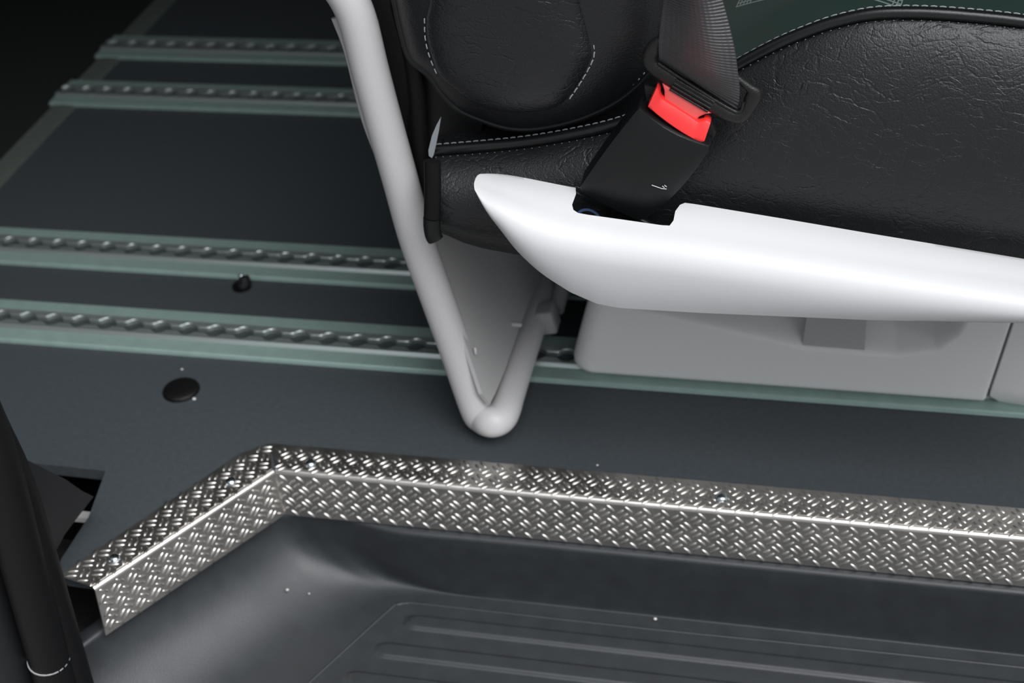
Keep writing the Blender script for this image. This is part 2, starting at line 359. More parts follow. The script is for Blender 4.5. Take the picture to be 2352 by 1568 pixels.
# ------------------------------------------------------------------ tread plate edging round the step
LAT = .0131
def tread_piece(name, label, A, B, top_w, face_h, back_pts, end_a, end_b, flip):
    # L profile along A->B (points on the bend, z = 0); top flange polygon is given, face hangs down
    t = thing(name, label, 'tread plate', (A[0], A[1], 0), 'chequered plate edging round the step')
    A = Vector((*A, 0)); B = Vector((*B, 0)); d = (B-A).normalized(); L = (B-A).length
    inn = Vector((-d.y, d.x, 0))                        # towards the floor
    if inn.dot(Vector((-.3, 1, 0))) < 0: inn = -inn
    th = .0016; rb = .0034
    def P(s, u, z): return A+d*s+inn*u+Vector((0, 0, z))
    # top flange
    b = MB(); pts = [Vector((x, y, .0003)) for x, y in back_pts]
    b.prism([P(0, rb, .0003), P(L, rb, .0003)]+pts, (0, 0, th)); 
    zb = -face_h
    # face with mitred ends
    b.add([P(0, 0, -rb+th), P(L, 0, -rb+th), P(L+end_b, 0, zb), P(end_a, 0, zb), P(0, .0014, -rb+th), P(L, .0014, -rb+th), P(L+end_b, .0014, zb), P(end_a, .0014, zb)],
          [(0, 1, 2, 3), (7, 6, 5, 4), (0, 4, 5, 1), (3, 2, 6, 7), (0, 3, 7, 4), (1, 5, 6, 2)])
    # rounded bend
    rows = []
    for k in range(7):
        a = R(90*k/6); u = rb-rb*math.sin(a); z = th-rb+rb*math.cos(a)
        rows.append([P(L*i/4, u, z) for i in range(5)])
    b.grid(rows)
    # the raised bars of the pattern, in alternating pairs
    quad = [P(0, .0015, 0), P(L, .0015, 0)]+[Vector((p.x, p.y, 0)) for p in pts]
    def inside(q, m=.0004):
        n = len(quad); s0 = 0
        for i in range(n):
            e = quad[(i+1) % n]-quad[i]; c = e.x*(q.y-quad[i].y)-e.y*(q.x-quad[i].x); c /= max(1e-9, e.length)
            if s0 == 0: s0 = 1 if sum((quad[j].x*quad[(j+1) % n].y-quad[(j+1) % n].x*quad[j].y) for j in range(n)) > 0 else -1
            if c*s0 < m: return False
        return True
    nS = int(L/LAT)+6
    for i in range(-3, nS):
        for j in range(0, 4):
            for half in (0, 1):
                cs, cu = (i+.5*half+.25)*LAT, (j+.5*half+.35)*LAT
                ang = (45 if half == 0 else -45)
                for o_ in (-1, 1):
                    a = R(ang); ds, du = math.cos(a), math.sin(a)
                    q = P(cs-du*o_*.00220, cu+ds*o_*.00220, 0)
                    ax = d*ds+inn*du; ay = inn*ds-d*du
                    if inside(q):
                        M = Matrix((ax, ay, Vector((0, 0, 1)))).transposed(); q.z = th+.0002
                        b.dome(q, .0041, .00135, .00100, M)
        for j in range(0, 5):
            for half in (0, 1):
                cs, cz = (i+.5*half+.55)*LAT, -(j+.5*half+.30)*LAT
                ang = (-45 if half == 0 else 45)
                for o_ in (-1, 1):
                    a = R(ang); ds, dz = math.cos(a), math.sin(a)
                    s_, z_ = cs-dz*o_*.00220, cz+ds*o_*.00220
                    fr_ = (-z_)/face_h
                    if z_ < -.0035 and z_ > -face_h+.0015 and s_ > end_a*fr_+.002 and s_ < L+end_b*fr_-.002:
                        ax = d*ds+Vector((0, 0, dz)); ay = Vector((0, 0, ds))-d*dz
                        M = Matrix((ax, ay, -inn)).transposed()
                        b.dome(P(s_, 0, z_), .0041, .00135, .00100, M)
    b.build('plate', m_tread, t, sm=50)
    return t, P
YE = .6858
t1, P1 = tread_piece('tread_plate', 'long chequered metal edging plate along the step under the seat', (-.3666, YE), (1.1, YE), .03, .0445,
                     [(1.1, .7150), (-.3805, .7150)], 0, 0, False)
t2, P2 = tread_piece('tread_plate', 'short slanting chequered metal edging plate beside the black pillar', (-.4530, .5560), (-.3666, YE), .03, .0445,
                     [(-.3807, .7150), (-.3995, .7010), (-.4830, .5640)], -.004, 0, True)
def screw(par, p):
    b = MB(); b.dome(p, .0042, .0042, .0022, nu=16, nv=4)
    b.tube([Vector(p)+Vector((0, 0, -.002)), Vector(p)], .0046, 16)
    o = b.build('screw', m_steel, par, label='bright domed screw head')
    s = MB(); s.box(Vector(p)+Vector((0, 0, .0021)), (.0036, .0007, .0005)); s.box(Vector(p)+Vector((0, 0, .0021)), (.0007, .0036, .0005)); s.build('slot', m_black, o, sm=False)
for q in ((713, 1063), (1657, 1141)): screw(t1, onz(*q, .0022))
for q in ((530, 1104), (262, 1281)): screw(t2, onz(*q, .0022))
screw(t1, Vector((.42, .702, .0022)))

# ------------------------------------------------------------------ black plastic step tray
ZR, ZT = -.0455, -.108; kz = (CAM_H-ZT)/(CAM_H+.100)
tray = thing('step_tray', 'black moulded plastic step tray with grooved tread below the chequered edging', 'step', (-.2, .6, ZT))
rim = [onz(x, y, ZR) for x, y in ((60, 1580), (179, 1492), (243, 1444), (298, 1406), (383, 1350), (511, 1266), (590, 1210), (632, 1187), (672, 1181), (720, 1184), (790, 1191))]
rim = [Vector((p.x, p.y, 0)) for p in rim]+[Vector((x, .6802, 0)) for x in (-.275, -.21, -.13, -.04, .2, .4, 1.1)]
bot = [Vector((x, y, 0)) for x, y in ((-.440, .44), (-.400, .505), (-.384, .530), (-.372, .549), (-.358, .572), (-.336, .606), (-.315, .636), (-.300, .652), (-.282, .663), (-.262, .668), (-.242, .670))]+[Vector((x, .6712, 0)) for x in (-.205, -.16, -.10, -.03, .2, .4, 1.1)]
bot = [p*kz for p in bot]
rimS, botS = cr(rim, 8), cr(bot, 8)
rows = []; n = len(rimS)
for i in range(n):
    a, c = rimS[i], botS[i]; tt = i/(n-1)
    dv = (c-a); tg_ = rimS[min(i+1, n-1)]-rimS[max(i-1, 0)]; out = Vector((-tg_.y, tg_.x, 0)).normalized()
    k = smooth(6.2*8/(n-1), 13*8/(n-1), tt); e = 1.10*(1-k)+.62*k       # broad scoop on the left, tight fillet on the right
    row = [a+out*.016+Vector((0, 0, ZR-.004)), a+out*.010+Vector((0, 0, ZR)), a+out*.0035+Vector((0, 0, ZR))]
    for q in range(1, 4):
        g = R(q*22.5); row.append(a+out*(.0035-.0035*math.sin(g))+Vector((0, 0, ZR-.0035+.0035*math.cos(g))))
    for q in range(0, 21):
        s = q/20; s = s**(1.0); g = s*math.pi/2
        h = 1-math.cos(g)**e if q < 20 else 1.; v = math.sin(g)**e if q else 0.
        z0 = ZR-.0035; row.append(a+dv*h+Vector((0, 0, z0+(ZT-z0)*v)))
    rows.append(row)
b = MB(); b.grid(rows); b.build('tray_wall', m_step, tray, sm=70)
# tread: bead outline and long grooves
ridge = [onz(x, y, ZT) for x, y in ((600, 1668), (700, 1577), (893, 1401), (913, 1389), (936, 1385), (994, 1389), (1500, 1445), (2352, 1533))]
ry = ridge[-2].y
rl = [Vector((p.x, p.y)) for p in ridge]; rl = [Vector((rl[0].x-.05, rl[0].y-.095))]+rl+[Vector((1.1, rl[-1].y))]
def dseg(p, a, c):
    e = c-a; t = max(0, min(1, (p-a).dot(e)/max(1e-12, e.dot(e)))); return (p-(a+e*t)).length
GY = [onz(1200, 1457, ZT).y, onz(1200, 1530, ZT).y]; dg = GY[0]-GY[1]; GY += [GY[1]-dg, GY[1]-2*dg, GY[1]-3*dg]
gl0 = onz(935, 1434, ZT); gs = Vector((ridge[2].x-ridge[1].x, ridge[2].y-ridge[1].y)); gsl = gs.x/gs.y
def tz(x, y):
    z = 0; p = Vector((x, y))
    if y > .40:
        pass
    for gy in GY:
        if abs(y-gy) < .012:
            xl = gl0.x+(gy-gl0.y)*gsl+.0045
            q = math.hypot(max(0, xl-x), y-gy); z += .0024*(1-smooth(.0052, .0074, q))
    return ZT+z
xs_ = [-.45+.003*i for i in range(int(.33/.003))]; x = xs_[-1]+.004
while x < 1.1: xs_.append(x); x += .004 if x < .3 else .05
ys_ = [.40+.0011*i for i in range(int(.283/.0011))]
rows = [[(x, y, tz(x, y)) for x in xs_] for y in ys_]
b = MB(); b.grid(rows); b.grid([[(x, .40, ZT) for x in xs_[::12]], [(x, .392, ZT-.006) for x in xs_[::12]], [(x, .39, ZT-.12) for x in xs_[::12]]])
b.build('tread', m_step, tray, sm=60)
b = MB(); b.tube([(p.x, p.y, ZT-.0002) for p in cr([Vector((q.x, q.y, 0)) for q in rl], 6)], .0011, 8); b.build('tread_border', m_step, tray, sm=70)

# ------------------------------------------------------------------ floor plugs and grit
def plug(px, py, r, label, h=.0035):
    c = onz(px, py, .001); b = MB(); rows = []
    for rr, z in ((1., 0), (1.0, .0012), (.95, .0026), (.86, .0034), (.5, .0040), (.02, .0042)):
        rows.append([c+Vector((r*rr*math.cos(a), r*rr*math.sin(a), z-.001)) for a in [2*math.pi*k/36 for k in range(36)]])
    b.grid(rows, cu=True, cap=True); o = b.build('floor_plug', m_rubber, sm=50); tag(o, label, 'plug')
    return o
plug(416, 895, .0152, 'round black rubber plug set in the floor in front of the nearest rail')
c = onz(556, 660, 0)
kt = thing('floor_peg', 'small black peg with an added bright glint against the second rail', 'peg', c)
b = MB(); b.tube([c+Vector((0, 0, .0)), c+Vector((0, 0, .003))], .0085, 20); b.build('collar', m_rubber, kt, sm=40)
b = MB(); b.tube([c+Vector((.002, 0, .002)), c+Vector((.004, .001, .006)), c+Vector((.003, .002, .0105))], lambda s: .0062*(1-.25*s), 16); b.build('stud', m_black, kt, sm=40)
b = MB(); b.dome(c+Vector((-.002, .006, .009)), .0024, .0016, .0012); b.build('cap', m_steel, kt, label='tiny bright dome put in for the glint')  # steel dome modelled as the highlight on the black peg
for i, (px, py, z, r, lb) in enumerate(((446, 916, 0, .0016, 'bright grain of grit touching the round floor plug'), (418, 848, 0, .0011, 'tiny pale grain just behind the round floor plug'),
                                  (286, 728, 0, .0010, 'tiny pale grain between the two nearer rails'), (660, 1354, ZT+.018, .0012, 'white grain on the left slope of the step tray'),
                                  (710, 1363, ZT+.010, .0008, 'fainter grain right of the white one on the tray slope'), (1505, 1421, ZT+.002, .0014, 'white grain at the foot of the step wall'),
                                  (1372, 1068, 0, .0009, 'tiny grain on the floor behind the long edging plate'))):
    c = onz(px, py, z); b = MB(); b.dome(c, r, r*.8, r*.8, nu=8); b.dome(c+Vector((0, 0, 0)), r, r*.8, -r*.3, nu=8)
    tag(b.build('grit_grain', m_grit), lb, 'grit', 'pale grains of grit')

# ------------------------------------------------------------------ black door pillar and its rubber seal
YP = .50
pil = thing('door_pillar', 'black door pillar with a thick rubber seal at the left edge', 'pillar', (-.56, YP, -.1))
path = cr([ony(x, y, YP) for x, y in ((-700, -900), (-420, 0), (-230, 480), (-150, 700), (-70, 900), (-5, 1080), (55, 1300), (110, 1500), (150, 1640), (190, 1760))], 8)
b = MB(); b.tube(path, (.0135, .0135), 20, flat=(1, 0, 0)); seal = b.build('rubber_seal', m_rubber, pil, sm=50)
pj_ = ony(112, 1512, YP); dr = (ony(150, 1640, YP)-ony(80, 1400, YP)).normalized()
b = MB(); b.tube([pj_-dr*.0006, pj_+dr*.0006], .0139, 24); b.build('joint_ring', m_handle, seal, label='faint grey joint line round the seal')
path2 = cr([ony(x, y, YP+.012) for x, y in ((-650, -900), (-370, 0), (-180, 540), (-100, 760), (-20, 960), (45, 1100), (100, 1270), (150, 1440), (185, 1560), (215, 1660))], 8)
b = MB(); b.tube(path2, (.0065, .010), 12, flat=(1, 0, 0)); b.build('seal_lip', m_rubber, pil, sm=50)
b = MB(); path3 = cr([ony(x, y, YP-.004) for x, y in ((-800, -900), (-500, 0), (-230, 800), (-120, 1080), (-40, 1350), (30, 1560), (80, 1700))], 8)
b.tube(path3, (.016, .02), 14, flat=(1, 0, 0)); b.build('inner_fold', m_trim, pil, sm=50)
b = MB(); b.box((-.74, .51, .42), (.13, .07, 1.3), bev=.02); b.build('pillar_cover', m_trim, pil)
# angular trim foot between the pillar and the floor cut-out
b = MB(); q = [ony(x, y, yy) for x, y, yy in ((20, 1030, .575), (60, 1055, .585), (150, 1100, .60), (190, 1128, .605), (215, 1140, .615), (150, 1225, .585), (115, 1290, .570), (95, 1310, .56), (40, 1180, .55))]
b.prism(q, (-.045, .02, -.05)); b.build('trim_foot', m_trim, pil, sm=30)
b = MB(); b.box((-.560, .60, -.075), (.17, .12, .01)); b.box((-.63, .60, -.04), (.02, .14, .09)); b.box((-.520, .535, -.066), (.09, .07, .012)); b.build('sill_cavity', m_black, pil, sm=False)

# ------------------------------------------------------------------ guard frame behind the seat
TR = .0122
tb = [(1128, 962, .745)]
P0 = ony(1124, 950, .747)
leg = [ony(x, y, .747) for x, y in ((1092, 935), (1046, 800), (1003, 680), (957, 550), (920, 415), (885, 290), (850, 160), (824, 55), (802, 0), (767, -50), (712, -105), (630, -190), (520, -330), (380, -520))]
ZC = TR+.0095                                        # the bottom bar lies on the track rails
leg2 = [onz(x, y, ZC) for x, y in ((1158, 945), (1170, 905), (1190, 840), (1216, 760), (1250, 655), (1290, 540), (1330, 430))]
gf = thing('guard_frame', 'grey bent tube guard frame with grey panel standing behind the seat', 'guard frame', onz(1128, 990, 0))
path = cr([*leg[::-1], ony(1106, 957, .750), onz(1126, 967, ZC), onz(1145, 963, ZC), *leg2], 7)
b = MB(); b.tube(path, TR, 24); fr = b.build('frame_tube', m_grey, gf, sm=60)
g0, g1 = onz(1137, 905, .038), onz(1243, 620, .038)
pn = (g1-g0).cross(ony(880, 280, .760)-g0).normalized()
pan = [onp(x, y, g0, pn) for x, y in ((1125, 928), (1108, 905), (1040, 700), (975, 500), (915, 290), (845, 45), (1300, 45), (1330, 340), (1243, 620), (1196, 745), (1160, 850), (1137, 905))]
b = MB(); b.prism(pan, Vector((-.003, 0, 0))); b.build('guard_panel', m_panel, gf, sm=False)
edge = [ony(x, y, .752) for x, y in ((770, 40), (800, 120), (838, 270), (876, 375), (915, 505), (950, 615), (975, 676))]
b = MB(); b.tube(cr(edge, 5), (.0018, .003), 8, flat=(0, 1, 0)); b.build('panel_edge', m_panel, gf, label='thin grey panel edge along the left of the tube')
for q in ((1186, 745), (1092, 806)):
    p = onp(*q, g0+Vector((.003, 0, 0)), pn); b = MB(); b.box(p, (.009, .003, .003) if q[0] > 1100 else (.002, .002, .006), bev=.001); b.build('clip', m_grey, gf, label='small pale fixing clip')

# ------------------------------------------------------------------ the seat
seat = thing('van_seat', 'black vinyl van seat with white side cover and plaid green cushion top', 'seat', (-.05, .9, 0))
# base box under the seat, with a moulded hollow and a handle block
YB = .8215
bl = [ony(x, y, YB) for x, y in ((1345, 700), (1305, 845))]; lean = (bl[1].x-bl[0].x)/(bl[1].z-bl[0].z)
zb_ = ony(1700, 893, YB).z; XR = ony(2262, 928, YB).x; seam_l = (ony(2310, 745, YB).x-ony(2250, 925, YB).x)/(ony(2310, 745, YB).z-ony(2250, 925, YB).z)
hollow = [ony(x, y, YB) for x, y in ((1395, 690), (1850, 795), (2060, 812), (2150, 800), (2195, 770), (2215, 735), (2240, 640), (1400, 560))]
def sd_poly(p, poly):
    d = 1e9; ins = False; n = len(poly)
    for i in range(n):
        a, c = poly[i], poly[(i+1) % n]; d = min(d, dseg(p, a, c))
        if (a.y > p.y) != (c.y > p.y) and p.x < (c.x-a.x)*(p.y-a.y)/(c.y-a.y)+a.x: ins = not ins
    return -d if ins else d
hp = [Vector((p.x, p.z)) for p in hollow]
def base_panel(x0, x1, slant0, slant1, z0, z1, yb, hol, name, par, nx=260, nz=120, rl=.016, rr=.003):
    rows = []
    for j in range(nz+1):
        z = z0+(z1-z0)*j/nz; row = []
        xa = x0+slant0*(z-z0); xb = x1+slant1*(z-z0)
        cut = 0.
        if z-z0 < .012: cut = .012-math.sqrt(max(0, .012**2-(.012-(z-z0))**2))
        xa += cut*.8
        for i in range(nx+1):
            x = xa+(xb-xa)*i/nx; y = yb
            e = x-xa
            if e < rl: y += rl-math.sqrt(max(0, rl*rl-(rl-e)**2))
            e = xb-x
            if e < rr: y += rr-math.sqrt(max(0, rr*rr-(rr-e)**2))
            e = z-z0
            if e < .005: y += .005-math.sqrt(max(0, .005**2-(.005-e)**2))
            if hol:
                s = sd_poly(Vector((x, z)), hol); y += .040*smooth(.004, -.020, s)
            row.append(Vector((x, y, z)))
        row = [Vector((row[0].x+.002, yb+.30, z))]+row+[Vector((row[-1].x, yb+.30, z))]
        rows.append(row)
    b = MB(); b.grid(rows)
    return b.build(name, m_base, par, sm=45)
ztop = .215
bs = base_panel(ony(1305, 862, YB).x, XR, lean, seam_l, zb_+.003, ztop, YB, hp, 'seat_base', seat)
hb = [ony(x, y, YB+.002) for x, y in ((1843, 792), (1985, 808), (1993, 700), (1858, 690))]
b = MB(); b.prism(hb, (0, .018, 0)); b.build('release_handle', m_handle, bs, sm=False, label='darker grey handle block in the hollow')
base_panel(XR+.0014, 1.0, seam_l, 0, ony(2300, 937, YB-.002).z, ztop, YB-.0035, None, 'seat_base_cover', seat, nx=30, nz=24, rl=.004)
# brackets seen in the gap beside the base
b = MB(); b.box(ony(1257, 730, .868), (.016, .02, .022), Matrix.Rotation(R(-12), 3, 'Y'), bev=.003); b.tube([ony(1276, 712, .885), ony(1310, 600, .93)], .007, 12); b.build('base_bracket', m_panel, seat, sm=40)
b = MB(); b.box((.3, 1.15, .1), (.85, .35, .16)); b.build('seat_frame_box', m_black, seat, sm=False)

# cushion: sections along X
YS = .740
seam_px = ((1001, 346), (1100, 338), (1200, 328), (1300, 312), (1400, 290), (1480, 262), (1560, 225), (1640, 182), (1700, 146), (1780, 104), (1850, 74), (1920, 50), (2010, 32), (2120, 30), (2240, 38), (2352, 50), (2500, 72), (2700, 110), (3000, 180))
seam = cr([ony(x, y, YS) for x, y in seam_px], 6)
bot_px = ((985, 545), (1030, 565), (1090, 577), (1200, 588), (1400, 600))
def cush_bottom(x):
    return interp([(-.236, .204), (-.222, .202), (-.210, .196), (-.195, .192), (-.175, .189), (-.12, .182), (-.06, .17), (1, .165)], x)
rows = []
for p in seam:
    zb = cush_bottom(p.x); H_ = p.z-zb; row = []
    # underside, side, rolled top
    row.append(Vector((p.x, YS+.05, zb+.004)))
    for k in range(0, 27):
        s = k/26; g = s
        s = 1-(1-s)**1.5; d_ = (1-s)/.60
        bul = .031*(1-(1-min(1, d_))**2.2)**.70*(1-.22*smooth(.35, 0, s))
        row.append(Vector((p.x, YS+.0015-bul, zb+(H_-.0028)*s)))
    rows.append(row)
# left end is squared off
r0 = rows[0]; cap_row = [Vector((v.x-.001, YS+.05, v.z)) for v in r0]
b = MB(); b.grid([cap_row]+rows); cushion = b.build('seat_cushion', m_vinyl, seat, sm=70)
# top of the cushion (vinyl border left of the belt, green cloth beyond it)
def top_rows(seq):
    rows = []
    for p in seq:
        row = []
        for k in range(24):
            u = k/23; y = YS+.002+.45*u**1.6; e = y-YS
            z = p.z-.001-.007*math.exp(-((e-.014)/.012)**2)+.022*smooth(.01, .12, e)
            row.append(Vector((p.x-.05*u, y, z)))
        rows.append(row)
    return rows
ks = [i for i, p in enumerate(seam) if p.x < -.047][-1]
b = MB(); b.grid(top_rows(seam[:ks+1])); b.build('cushion_border', m_vinyl2, cushion, sm=70)
tr = top_rows(seam[ks:]); b = MB(); b.grid(tr); o = b.build('cushion_top', m_suede, cushion, sm=70, label='dark green cloth top with pale plaid check')
pts_ = [p for r in tr for p in r]
def pix(P):
    v = P-CAM; w = v.dot(_fwd); return 1176+FPX*v.dot(_rt)/w, 784+FPX*v.dot(_dn)/w
def near(px, py): return min(pts_, key=lambda P: (pix(P)[0]-px)**2+(pix(P)[1]-py)**2)
q1, q2 = near(1700, 26), near(2060, 3); e1 = (q2-q1); e1.z = 0; e1.normalize(); e2 = Vector((-e1.y, e1.x, 0))
lim = (q2-q1).dot(e1)*1.04
set_uv(o, lambda i: ((pts_[i]-q1).dot(e1), (pts_[i]-q1).dot(e2) if (pts_[i]-q1).dot(e1) < lim else -1))
# piping and the two rows of stitches
b = MB(); b.tube([p+Vector((0, .0005, 0)) for p in seam], (.0034, .0033), 14); b.build('piping', m_pipe, cushion, sm=70)
def stitches(par, path, step, length, r, name='stitching', off=Vector()):
    n = int(sum((c-a).length for a, c in zip(path, path[1:]))/step); Q = resample([p+off for p in path], n*4+1); b = MB()
    for i in range(n):
        a = Q[i*4]; c = a.lerp(Q[i*4+3], length/(step*.75)); mid = (a+c)/2
        b.tube([a, mid+Vector((0, -.0003, .0004)), c], r, 6)
    return b.build(name, m_thread, par, sm=60, label='pale grey stitches')
stitches(cushion, seam, .0050, .0034, .00034, off=Vector((0, .0036, .0027)))
stitches(cushion, seam, .0050, .0006, .00016, off=Vector((0, -.0028, -.0034)))

# backrest side bolster with its padded inner panel
YK = .748
body_px = ((850, -560), (893, -260), (900, -60), (912, 10), (925, 70), (944, 128), (985, 165), (1020, 212), (1060, 248), (1110, 270), (1160, 286), (1210, 291), (1270, 284), (1340, 265), (1410, 233), (1465, 192), (1505, 145), (1540, 80), (1555, 0), (1552, -120), (1530, -360), (1480, -600), (1380, -760), (1150, -800), (930, -740))
body = cr([ony(x, y, YK) for x, y in body_px], 6, closed=True)
b = MB(); b.patch(body, .028, .02, center=ony(1230, -40, YK), K=24, e=4.2); back = b.build('backrest', m_vinyl2, seat, sm=70)
b = MB(); b.tube([p+Vector((0, -.003, 0)) for p in body+[body[0]]], (.0022, .0022), 8); b.build('backrest_piping', m_pipe, back)
pad_px = ((985, -80), (986, 0), (979, 40), (981, 85), (992, 130), (1010, 172), (1045, 205), (1090, 236), (1150, 255), (1215, 258), (1275, 246), (1303, 225), (1328, 190), (1357, 140), (1362, 115), (1352, 60), (1338, 0), (1325, -70), (1250, -150), (1080, -150))
YPAD = YK-.025
pad = cr([ony(x, y, YPAD) for x, y in pad_px], 6, closed=True)
b = MB(); b.patch(pad, .010, .014, center=ony(1170, 60, YPAD), K=18, e=5.); pd = b.build('side_pad', m_vinyl, back, sm=70)
sub = cr([ony(x, y, YPAD) for x, y in ((1333, -60), (1341, 0), (1356, 60), (1366, 112), (1360, 142), (1331, 193), (1306, 229))], 6)
stitches(back, sub, .0052, .0036, .00042, off=Vector((0, -.0012, 0)))
sub = cr([ony(x, y, YPAD) for x, y in ((976, 40), (978, 88), (989, 132), (1007, 174))], 6)
stitches(back, sub, .0052, .0030, .00040, off=Vector((0, -.0012, 0)))
stitches(back, cr([ony(x, y, YK-.009) for x, y in ((1150, 278), (1210, 284), (1270, 277), (1340, 258), (1410, 226), (1465, 185), (1500, 142))], 6), .0050, .0012, .00030)
# black rear cover of the seat, hanging flap and strap end
YC = .765
cov_px = ((840, -120), (846, -40), (868, 40), (885, 120), (905, 210), (925, 300), (945, 380), (962, 450), (975, 520), (990, 556), (1006, 552), (1012, 470), (1010, 390), (1030, 330), (1100, 320), (1130, 200), (1060, -120))
b = MB(); b.prism([ony(x, y, YC) for x, y in cov_px], (0, .03, 0)); cov = b.build('rear_cover', m_black, seat, sm=30)
fl_ = cr([ony(x, y, YC-.006) for x, y in ((905, -60), (915, 20), (935, 90), (948, 150), (958, 220), (962, 300), (965, 370), (975, 450), (984, 500))], 6)
b = MB(); b.tube(fl_, lambda s: (.0045+.003*s, .003), 10, flat=(1, 0, 0)); b.build('cover_flap', m_rubber, cov, sm=60)
fl2 = cr([ony(x, y, .704) for x, y in ((993, 370), (994, 420), (993, 470), (992, 500))], 5)
b = MB(); b.tube(fl2, (.0055, .003), 12, flat=(1, 0, 0)); b.build('strap', m_rubber, cov, sm=60)
fl3 = cr([ony(x, y, .704) for x, y in ((992, 501), (992, 520), (995, 540), (1001, 550))], 5)
b = MB(); b.tube(fl3, (.0058, .0038), 12, flat=(1, 0, 0)); b.build('strap_end', m_bk, cov, sm=60)
ln = cr([ony(x, y, YC-.011) for x, y in ((918, -40), (925, 30), (938, 95), (950, 135), (962, 142))], 6)
b = MB(); b.tube(ln, lambda s: .0011+.0009*abs(math.sin(s*23)), 8); b.build('frayed_edge', m_handle, cov, label='frayed grey cut edge of the cover')
b = MB(); q = [ony(x, y, .733) for x, y in ((1013, 268), (1008, 300), (1002, 330), (996, 356), (992, 363), (985, 358), (984, 345), (992, 312), (1002, 288))]
b.prism(q, (0, .0008, 0)); b.build('care_label', m_tagm, seat, sm=False, label='small pale translucent label sticking out')

# white side cover
YF, YBK = .657, .700
top_t = [(p.x, p.z) for p in (ony(x, y, YBK) for x, y in ((1094, 406), (1100, 399), (1112, 393), (1130, 391), (1200, 403), (1310, 425), (1420, 441), (1600, 465), (1800, 498), (2000, 532), (2352, 590), (2700, 650)))]
tip = ony(1092.5, 414, .683); x0_, x1_ = tip.x, .36
def yfx(x): return YF+(1-math.sqrt(max(0, 1-(1-min(1, max(0, x-x0_)/.045))**2)))*.026
def fit_t(lst, add):
    out = []
    for x, y in lst:
        p = ony(x, y, YF+add)
        for _ in range(6): p = ony(x, y, yfx(p.x)+add)
        out.append((p.x, p.z))
    return out
bot_t = fit_t(((1096, 428), (1104, 450), (1112, 466), (1135, 505), (1182, 572), (1242, 628), (1310, 671), (1370, 697), (1420, 707), (1600, 718), (2000, 735), (2352, 742), (2700, 748)), .006)
mid_t = fit_t(((1098, 424), (1103, 432), (1138, 460), (1190, 486), (1240, 503), (1292, 513), (1394, 532), (1500, 560), (1700, 592), (2000, 624), (2352, 664), (2700, 704)), .004)
XS = [x0_+.014+.070*(i/40)**1.2 for i in range(40)]; xx = XS[-1]+.004
while xx < x1_: XS.append(xx); xx += .004
rows = []
for x in XS:
    f = smooth(x0_-.002, x0_+.055, x)
    zt, zb, zc = interp(top_t, x), interp(bot_t, x), interp(mid_t, x)
    zb = min(zb, zt-.010); zc = min(max(zc, zb+.25*(zt-zb)), zt-.25*(zt-zb))
    yf = yfx(x)
    rc = min(.011, .35*(zc-zb))
    row = [Vector((x, YBK+.0, zt-.006)), Vector((x, YBK-.0005, zt-.0015))]
    A_, K_, F_ = Vector((x, YBK-.002, zt)), Vector((x, yf, zc+.0045)), Vector((x, yf, zc-rc))
    E_ = A_.lerp(K_, .55)
    for k in range(0, 6): row.append(A_.lerp(E_, k/6)+Vector((0, 0, .0012*math.sin(math.pi*k/6))))
    for k in range(0, 13):
        t = k/12; row.append(E_*(1-t)**2+K_*2*t*(1-t)+F_*t*t)
    B_ = Vector((x, yf+.006, zb))
    for k in range(1, 11):
        t = k/10; row.append(Vector((x, yf+.006*t**2.0, F_.z+(zb-F_.z)*t)))
    row.append(Vector((x, yf+.010, zb-.001))); row.append(Vector((x, yf+.018, zb-.0005)))
    rows.append(row)
def topx(P):
    v = P-CAM; w = v.dot(_fwd); return 1176+FPX*v.dot(_rt)/w
S0 = rows[0]; zT, zB = max(v.z for v in S0), min(v.z for v in S0); yc = (S0[0].y+min(v.y for v in S0))/2
nT = [(1092.5, 412), (1094, 405), (1098, 399.5), (1105, 395), (1115, 392), (1130, 391), (1150, 395)]
nB = [(1092.5, 416), (1094, 424), (1098, 436), (1104, 450), (1112, 466), (1135, 505), (1150, 528)]
pT, pB = topx(Vector((S0[0].x, YBK, zT))), topx(Vector((S0[0].x, S0[-3].y, zB)))
nose_rows = []
for k in range(12):
    g = 1-math.cos(R(90)*k/12); f = max(.03, math.sqrt(max(0, 1-(1-g)**2)))
    xt, xb = 1092.5+(pT-1092.5)*g, 1092.5+(pB-1092.5)*g
    T_ = ony(xt, interp(nT, xt), .683+(YBK-.683)*f); B_ = ony(xb, interp(nB, xb), .683+(S0[-3].y-.683)*f)
    if k > 7: w_ = (k-7)/5; T_.z += (zT-T_.z)*w_; B_.z += (zB-B_.z)*w_
    row = []
    for v in S0:
        a = (v.z-zB)/(zT-zB); row.append(Vector((B_.x+(T_.x-B_.x)*a, .683+(v.y-.683)*f, B_.z+(T_.z-B_.z)*a)))
    nose_rows.append(row)
rows = nose_rows+rows; closed = []
for _ in range(14):
    new = [r[:] for r in rows]
    for i in range(5, 34):
        for j in range(len(rows[i])): new[i][j] = rows[i][j]*.5+(rows[i-1][j]+rows[i+1][j])*.25
    rows = new
for row in rows:
    c_ = Vector((row[0].x, YBK-.004, (max(v.z for v in row)+min(v.z for v in row))/2)); inn_ = []
    c_.y = max(v.y for v in row)-.001
    for v in row[::-1]:
        d_ = c_-v; d_.x = 0; L_ = d_.length; inn_.append(v+d_*(min(.0024, .35*L_)/max(1e-9, L_)))
    closed.append(row+inn_)
b = MB(); b.grid(closed, cu=True, cap=True)
sh = b.build('side_cover', m_white, seat, sm=60, label='smooth white plastic side cover')
